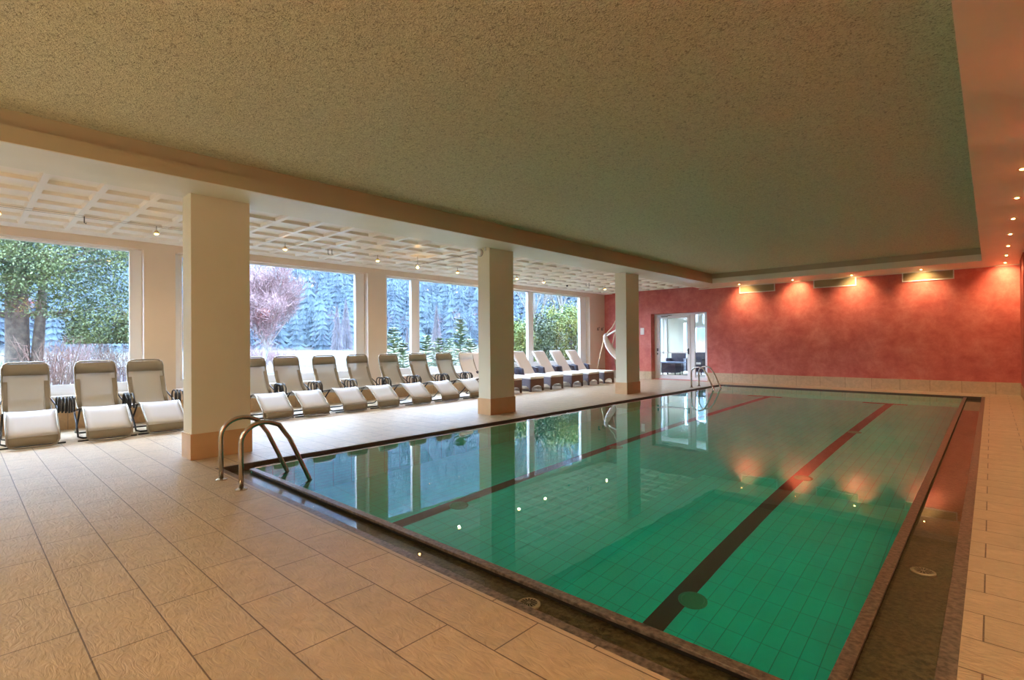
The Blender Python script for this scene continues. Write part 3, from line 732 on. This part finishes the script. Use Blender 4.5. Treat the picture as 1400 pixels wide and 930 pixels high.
for ring,x,y in fp:
    d=math.hypot(x+11,(y-5)*.8)
    if d<76: continue
    z=terrain(x,y)-.3; k=rn.randrange(4); s_=rn.uniform(.35,.72)
    if cnt<300:
        if base[k] is None:
            o=protos[k].build('conifer_tree',M['conifer']); base[k]=o
        else:
            o=base[k].copy(); col.objects.link(o)
        o.location=(x,y,z); o.scale=(s_,s_,s_*rn.uniform(.9,1.15)); o.rotation_euler.z=rn.uniform(0,6.28)
        tag(o,'dark bluish conifer in the dense forest on the mountainside','tree','conifers of the mountain forest')
        cnt+=1
    else:
        P=protos[k]; a=rn.uniform(0,6.28); c,sn=math.cos(a)*s_,math.sin(a)*s_
        rest.add([(x+v[0]*c-v[1]*sn,y+v[0]*sn+v[1]*c,z+v[2]*s_) for v in P.v],P.f)
tag(rest.build('forest',M['conifer']),'upper part of the dense conifer forest on the mountainside','forest',kind='stuff')
# pale larches standing before the forest
lb=['pale bare larch at the foot of the forest, left of the white window jamb','tall pale larch beside it, nearer the window jamb','pale larch seen high on the slope above the meadow','tall pale frosted larch in the window left of the middle column','short pale larch near the narrow pane']
l0=None
for (px,dist,hh),b_ in zip(((461,80,7),(473,84,8.2),(434,104,6.5),(597,70,6.5),(557,76,3.8)),lb):
    dv=fw+rt2*((px-700)/706.62); dv.z=0; dv.normalize(); x,y=dv.x*dist,dv.y*dist
    o=conifer_mesh(hh,hh*.15,40+px,14,16,.8).build('larch_tree',M['larch']); o.location=(x,y,terrain(x,y)-.2); tag(o,b_,'tree','pale larches by the forest')

# branching trees
def branch(tw,p,d,l,r,depth,rn,ratio=.74,spread=.5,upb=.12,tips=None,kids=3):
    n=3; pts=[p]; q=p.copy(); dd=d.copy()
    for i in range(n):
        dd=(dd+Vector((rn.uniform(-1,1),rn.uniform(-1,1),rn.uniform(-.5,1)))*.12).normalized(); q=q+dd*l/n; pts.append(q.copy())
    tw.tube(pts,[r*(1-.35*i/n) for i in range(n+1)],5 if depth>2 else 3,cap=False)
    if tips is not None and 0<depth<=2: tips.append((pts[1].copy(),dd)); tips.append((pts[2].copy(),dd))
    if depth==0:
        if tips is not None: tips.append((q,dd))
        return
    for k in range(kids):
        s0=pts[rn.choice((1,2,3))] if k else pts[-1]
        nd=(dd+Vector((rn.uniform(-1,1),rn.uniform(-1,1),rn.uniform(-.6,.8)))*spread+Vector((0,0,upb))).normalized()
        branch(tw,s0,nd,l*ratio*rn.uniform(.8,1.15),r*.55,depth-1,rn,ratio,spread,upb,tips,kids)
def twigs(mb,tips,n,l,w,rn,up=.3):
    for (q,d) in tips:
        for k in range(n):
            e=(d*.6+Vector((rn.uniform(-1,1),rn.uniform(-1,1),rn.uniform(-.8,1)+up))).normalized()*l*rn.uniform(.5,1.2)
            s_=e.cross(Vector((rn.uniform(-1,1),rn.uniform(-1,1),rn.uniform(-1,1)))).normalized()*w
            st=q+Vector((rn.uniform(-1,1),rn.uniform(-1,1),rn.uniform(-1,1)))*l*.5
            mb.add([st-s_,st+s_,st+e],[(0,1,2)])
def leaves(mb,centers,n,rad,size,rn,keep=lambda p:True):
    for c in centers:
        for k in range(n):
            v=Vector((rn.gauss(0,1),rn.gauss(0,1),rn.gauss(0,.8)))*rad*.55; p=c+v
            if not keep(p): continue
            a=Vector((rn.uniform(-1,1),rn.uniform(-1,1),rn.uniform(-1,1))).normalized(); b_=a.orthogonal().normalized(); s_=size*rn.uniform(.6,1.4)
            mb.add([p-b_*s_*.5,p+a*s_,p+b_*s_*.5,p-a*s_*.7],[(0,1,2,3)])
# birch
def at(px,dist,z=None):
    dv=fw+rt2*((px-700)/706.62); dv.z=0; dv.normalize(); return Vector((dv.x*dist,dv.y*dist,terrain(dv.x*dist,dv.y*dist) if z is None else z))
def bare_tree(px,dist,h,label,trunkm,twigm,seed,depth=5,lean=0,tn=5,tl=.5,name='bare_tree',spread=.5,cat='tree',kids=3,tw_=.012,nb_=5,b0_=.24):
    rn=random.Random(seed); c=at(px,dist); t=tag(empty(name,c),label,cat)
    tk=MB(); tips=[]; tk.raw=True
    tk.tube([(0,0,-.3),(0.02*h,0,h*.2),(0,0.02*h,h*.38),(.01*h,0.0,h*.72)],[h*.018,h*.014,h*.011,h*.004],8,cap=False)
    for k in range(nb_):
        a_=2.4*k+rn.random(); branch(tk,Vector((0,.02*h,h*(b0_+.26*k/nb_))),Vector((math.cos(a_)*.5,math.sin(a_)*.5,1)).normalized(),h*.24,h*.0075,depth-1,rn,.72,spread,.15,tips,kids)
    tk.build('trunk',trunkm,t,smooth=True)
    w=MB(); w.raw=True; twigs(w,tips,tn,tl,tw_,rn); w.build('twigs',twigm,t)
    return t
bare_tree(360,29,5.5,'bare birch with pinkish twigs right of the nearest column',M['birch'],M['twig_pink'],3,5,tn=9,tl=.55,name='birch_tree',spread=.5,tw_=.012,nb_=9,b0_=.16)
bare_tree(728,26,8.0,'bare grey tree behind shrubs, left of the window mullion right of middle column',M['twig_grey'],M['twig_grey'],4,5,tn=4,tl=.7,spread=.5)
bare_tree(765,27,8.5,'bare grey tree behind the golden shrubs, right of the window mullion',M['twig_grey'],M['twig_grey'],6,5,tn=4,tl=.7,spread=.5)
# big evergreen by the first window
c=at(24,17.0); t=tag(empty('evergreen_tree',c),'big leafy green tree with thick trunk filling the left window','tree')
tk=MB(); tk.raw=True; zg=c.z
tk.tube([(0,.0,-.2),(0,.0,1.6),(.05,-.02,3.2),(0,0,5.5)],[.27,.22,.2,.12],12,cap=False)
tk.tube([(.05,.34,-.2),(.05,.33,1.2),(.1,.40,2.4),(.05,.5,4)],[.15,.12,.1,.06],10,cap=False)
rn=random.Random(21); cen=[]; c0z=-.05
for k in range(46):
    y_=rn.uniform(-3.0,2.9); x_=rn.uniform(-1.3,1.3); z_=rn.uniform(2.55,6.0)
    cen.append(Vector((x_,y_,z_)))
for k in range(10): cen.append(Vector((rn.uniform(.2,1.0),rn.uniform(.6,2.2),rn.uniform(1.55,2.3))))
for k in range(8): cen.append(Vector((rn.uniform(-.4,1.0),rn.uniform(1.6,2.7),rn.uniform(1.3,2.0))))
for cc in cen[:34]: tk.tube([(0,0,cc.z*.75+.3),tuple(cc*.55+Vector((0,0,cc.z*.36))),tuple(cc)],[.05,.03,.012],5,cap=False)
tk.build('trunk',M['bark'],t,smooth=True)
lv=MB(); lv.raw=True; cen+=[Vector((rn.uniform(.5,1.3),rn.uniform(-1.2,1.0),rn.uniform(2.7,4.5))) for _ in range(10)]; leaves(lv,cen,1000,.80,.034,rn,lambda p: p.z-c0z>(2.35 if p.y<.8 else 1.75)); lv.build('foliage',M['leaf'],t)
# shrubs of bare red stems under it
def stem_shrub(px,dist,h,w_,label,m_,seed,n_=60,name='bare_shrub'):
    rn=random.Random(seed); c=at(px,dist); mb=MB(); mb.raw=True; tips=[]
    for k in range(n_):
        a_=rn.uniform(0,6.28); s_=Vector((math.cos(a_)*.15,math.sin(a_)*.15,0)); e=Vector((math.cos(a_)*w_*rn.uniform(.2,1),math.sin(a_)*w_*rn.uniform(.2,1),h*rn.uniform(.5,1)))
        mid=s_.lerp(e,.5)+Vector((rn.uniform(-.1,.1),rn.uniform(-.1,.1),.12*h))
        mb.tube([s_-Vector((0,0,.1)),mid,e],[.012,.008,.003],3,cap=False)
        for q in range(4): tips.append((mid.lerp(e,q/4),(e-mid).normalized()))
    twigs(mb,tips,3,.28,.006,rn)
    o=mb.build(name,m_); o.location=c; tag(o,label,'shrub')
    return o
stem_shrub(72,15.5,1.9,.8,'reddish bare shrub right of the big tree trunk',M['twig_red'],31)
stem_shrub(98,19,2.0,.9,'greyish pink bare shrub behind second lounger headrest',M['twig_pink'],32)
stem_shrub(128,22,2.1,1.1,'pale bare shrub in the middle right of the left window',M['twig_grey'],33)
stem_shrub(163,16.5,2.0,.7,'tan bare shrub at the right end of the left window',M['twig_red'],34)
stem_shrub(4,20,1.6,.9,'green bare shrub behind the big trunk at left edge',M['leaf'],35)
# small fence
f=tag(empty('picket_fence',at(168,17.5)),'low grey blue picket fence beyond right end of the left window','fence'); f.rotation_euler.z=R(8)
mb=MB()
for k in range(9): mb.box(-.01,.01,-.5+.12*k,-.42+.12*k,0,1.05)
mb.build('pickets',M['wicker_arm'],f); MB().box(.01,.04,-.55,.65,.3,.36).box(.01,.04,-.55,.65,.85,.91).build('rail',M['wicker_arm'],f)
stem_shrub(352,31,1.9,1.3,'pinkish bare shrub around the foot of the birch, left part',M['twig_pink'],36,90)
stem_shrub(384,32,1.5,1.3,'low pinkish bare shrub right of the birch trunk',M['twig_pink'],37,90)
# young spruces outside the third window
def spruce(px,dist,h,label,seed,m_=None):
    rn=random.Random(seed); mb=MB(); mb.raw=True; c=at(px,dist)
    mb.tube([(0,0,-.1),(0,0,h)],[.035,.006],5,cap=False)
    nl=int(h*12)
    for k in range(nl):
        z=h*(.08+.9*k/nl); r=(h-z)*.33+.06
        for b_ in range(7):
            a_=rn.uniform(0,6.28); e=Vector((math.cos(a_)*r,math.sin(a_)*r,z+r*.35*rn.uniform(.2,1))); s_=Vector((0,0,z)); 
            for q in range(9):
                p=s_.lerp(e,.15+.85*q/8)
                for sd in (-1,1):
                    dd=(e-s_).normalized(); sv=dd.cross(Vector((0,0,1)))*sd
                    tip=p+(dd*.7+sv*.8+Vector((0,0,rn.uniform(-.1,.3))))*.11
                    mb.add([p-dd*.03,p+dd*.03,tip],[(0,1,2)])
            mb.tube([s_,e],[.008,.003],3,cap=False)
    o=mb.build('young_spruce',m_ or M['spruce_young']); o.location=c; tag(o,label,'tree','young spruces outside the windows')
spruce(538,17,2.25,'young spruce at the left end of the narrow pane',1)
spruce(551,15.5,1.75,'small young spruce in the narrow pane, beside the left one',2)
spruce(582,17,2.0,'young spruce just right of the white mullion',3)
spruce(600,16,1.9,'young spruce between the mullion and middle column, behind a headrest',4)
spruce(629,18,2.6,'tallest young spruce, left of the middle column',5)
spruce(614,20,1.9,'dim young spruce behind the two left of the middle column',6)
spruce(643,17,1.9,'young spruce touching left edge of the middle column',7)
# leafy golden shrubs outside the fourth window
def leafy(px,dist,h,w_,label,seed,m_):
    rn=random.Random(seed); c=at(px,dist); t=tag(empty('leafy_shrub',c),label,'shrub','leafy shrubs outside the fourth window')
    cen=[Vector((rn.uniform(-1,1)*w_*(1-.5*k/22),rn.uniform(-1,1)*w_*(1-.5*k/22),.2+h*.9*k/22)) for k in range(23)]
    tk=MB(); tk.raw=True
    for cc in cen: tk.tube([(0,0,-.1),tuple(Vector((cc.x*.4,cc.y*.4,cc.z*.6))),tuple(cc)],[.02,.012,.005],4,cap=False)
    tk.build('stems',M['bark'],t)
    lv=MB(); lv.raw=True; leaves(lv,cen,210,.34,.045,rn); lv.build('foliage',m_,t)
leafy(706,19,2.4,.55,'yellow green shrub touching right edge of the middle column',51,M['leaf_gold'])
leafy(718,21,2.3,.6,'yellow green shrub just left of the mullion right of middle column',52,M['leaf_gold'])
leafy(742,19.5,2.6,.6,'green shrub just right of that window mullion',53,M['leaf'])
leafy(762,20.5,3.0,.65,'tall golden green shrub in the middle of the far pane',54,M['leaf_gold'])
leafy(783,21,3.1,.6,'golden green shrub at right end of the far pane',55,M['leaf_gold'])

# mountain haze between the meadow and the forest
m=bpy.data.materials.new('mountain_haze'); m.use_nodes=True; nt=m.node_tree; nt.nodes.clear()
o_=nt.nodes.new('ShaderNodeOutputMaterial'); vs_=nt.nodes.new('ShaderNodeVolumeScatter'); vs_.inputs['Color'].default_value=(.50,.70,1,1); vs_.inputs['Density'].default_value=.0008
nt.links.new(vs_.outputs[0],o_.inputs['Volume'])
tag(MB().box(-260,-40,-70,250,-8,75).build('haze',m),'bluish haze hanging in front of the forested mountainside','haze',kind='stuff')
# ------------------------------------------------------------------ daylight
w=bpy.data.worlds.new('sky'); sc.world=w; w.use_nodes=True; nt=w.node_tree; nt.nodes.clear()
out=nt.nodes.new('ShaderNodeOutputWorld'); bg=nt.nodes.new('ShaderNodeBackground'); bg.inputs[1].default_value=7.5
tc=nt.nodes.new('ShaderNodeTexCoord'); mp=nt.nodes.new('ShaderNodeMapping'); mp.inputs['Scale'].default_value=(1,1,2.2)
n=nt.nodes.new('ShaderNodeTexNoise'); n.inputs['Scale'].default_value=2.4; n.inputs['Detail'].default_value=6; n.inputs['Distortion'].default_value=.5
cr=nt.nodes.new('ShaderNodeValToRGB'); e=cr.color_ramp.elements; e[0].position=.36; e[0].color=(.30,.52,.95,1); e[1].position=.66; e[1].color=(.84,.93,1.08,1)
nt.links.new(tc.outputs['Generated'],mp.inputs[0]); nt.links.new(mp.outputs[0],n.inputs['Vector']); nt.links.new(n.outputs['Fac'],cr.inputs[0]); nt.links.new(cr.outputs[0],bg.inputs[0]); nt.links.new(bg.outputs[0],out.inputs[0])
def portal(x,y,z,sx,sy,rot):
    l=bpy.data.lights.new('portal','AREA'); l.shape='RECTANGLE'; l.size=sx; l.size_y=sy; l.cycles.is_portal=True
    o=bpy.data.objects.new('window_portal',l); col.objects.link(o); o.location=(x,y,z); o.rotation_euler=rot
for (y0,y1) in WIN: portal(-11.05,(y0+y1)/2,1.75,2.5,y1-y0,(0,R(-90),0))
portal(-8.46,LY+.3,1.0,1.1,1.95,(R(-90),0,0)); portal(-11.2,19.15,1.5,2.0,2.5,(0,R(-90),0))

vs=sc.view_settings; vs.view_transform='Standard'; vs.look='None'; vs.gamma=1; vs.use_curve_mapping=False; vs.exposure=1.93
cy_=sc.cycles; cy_.max_bounces=12; cy_.diffuse_bounces=5; cy_.glossy_bounces=5; cy_.transmission_bounces=8; cy_.transparent_max_bounces=16
cy_.caustics_reflective=False; cy_.caustics_refractive=True; cy_.sample_clamp_indirect=6; cy_.use_denoising=True
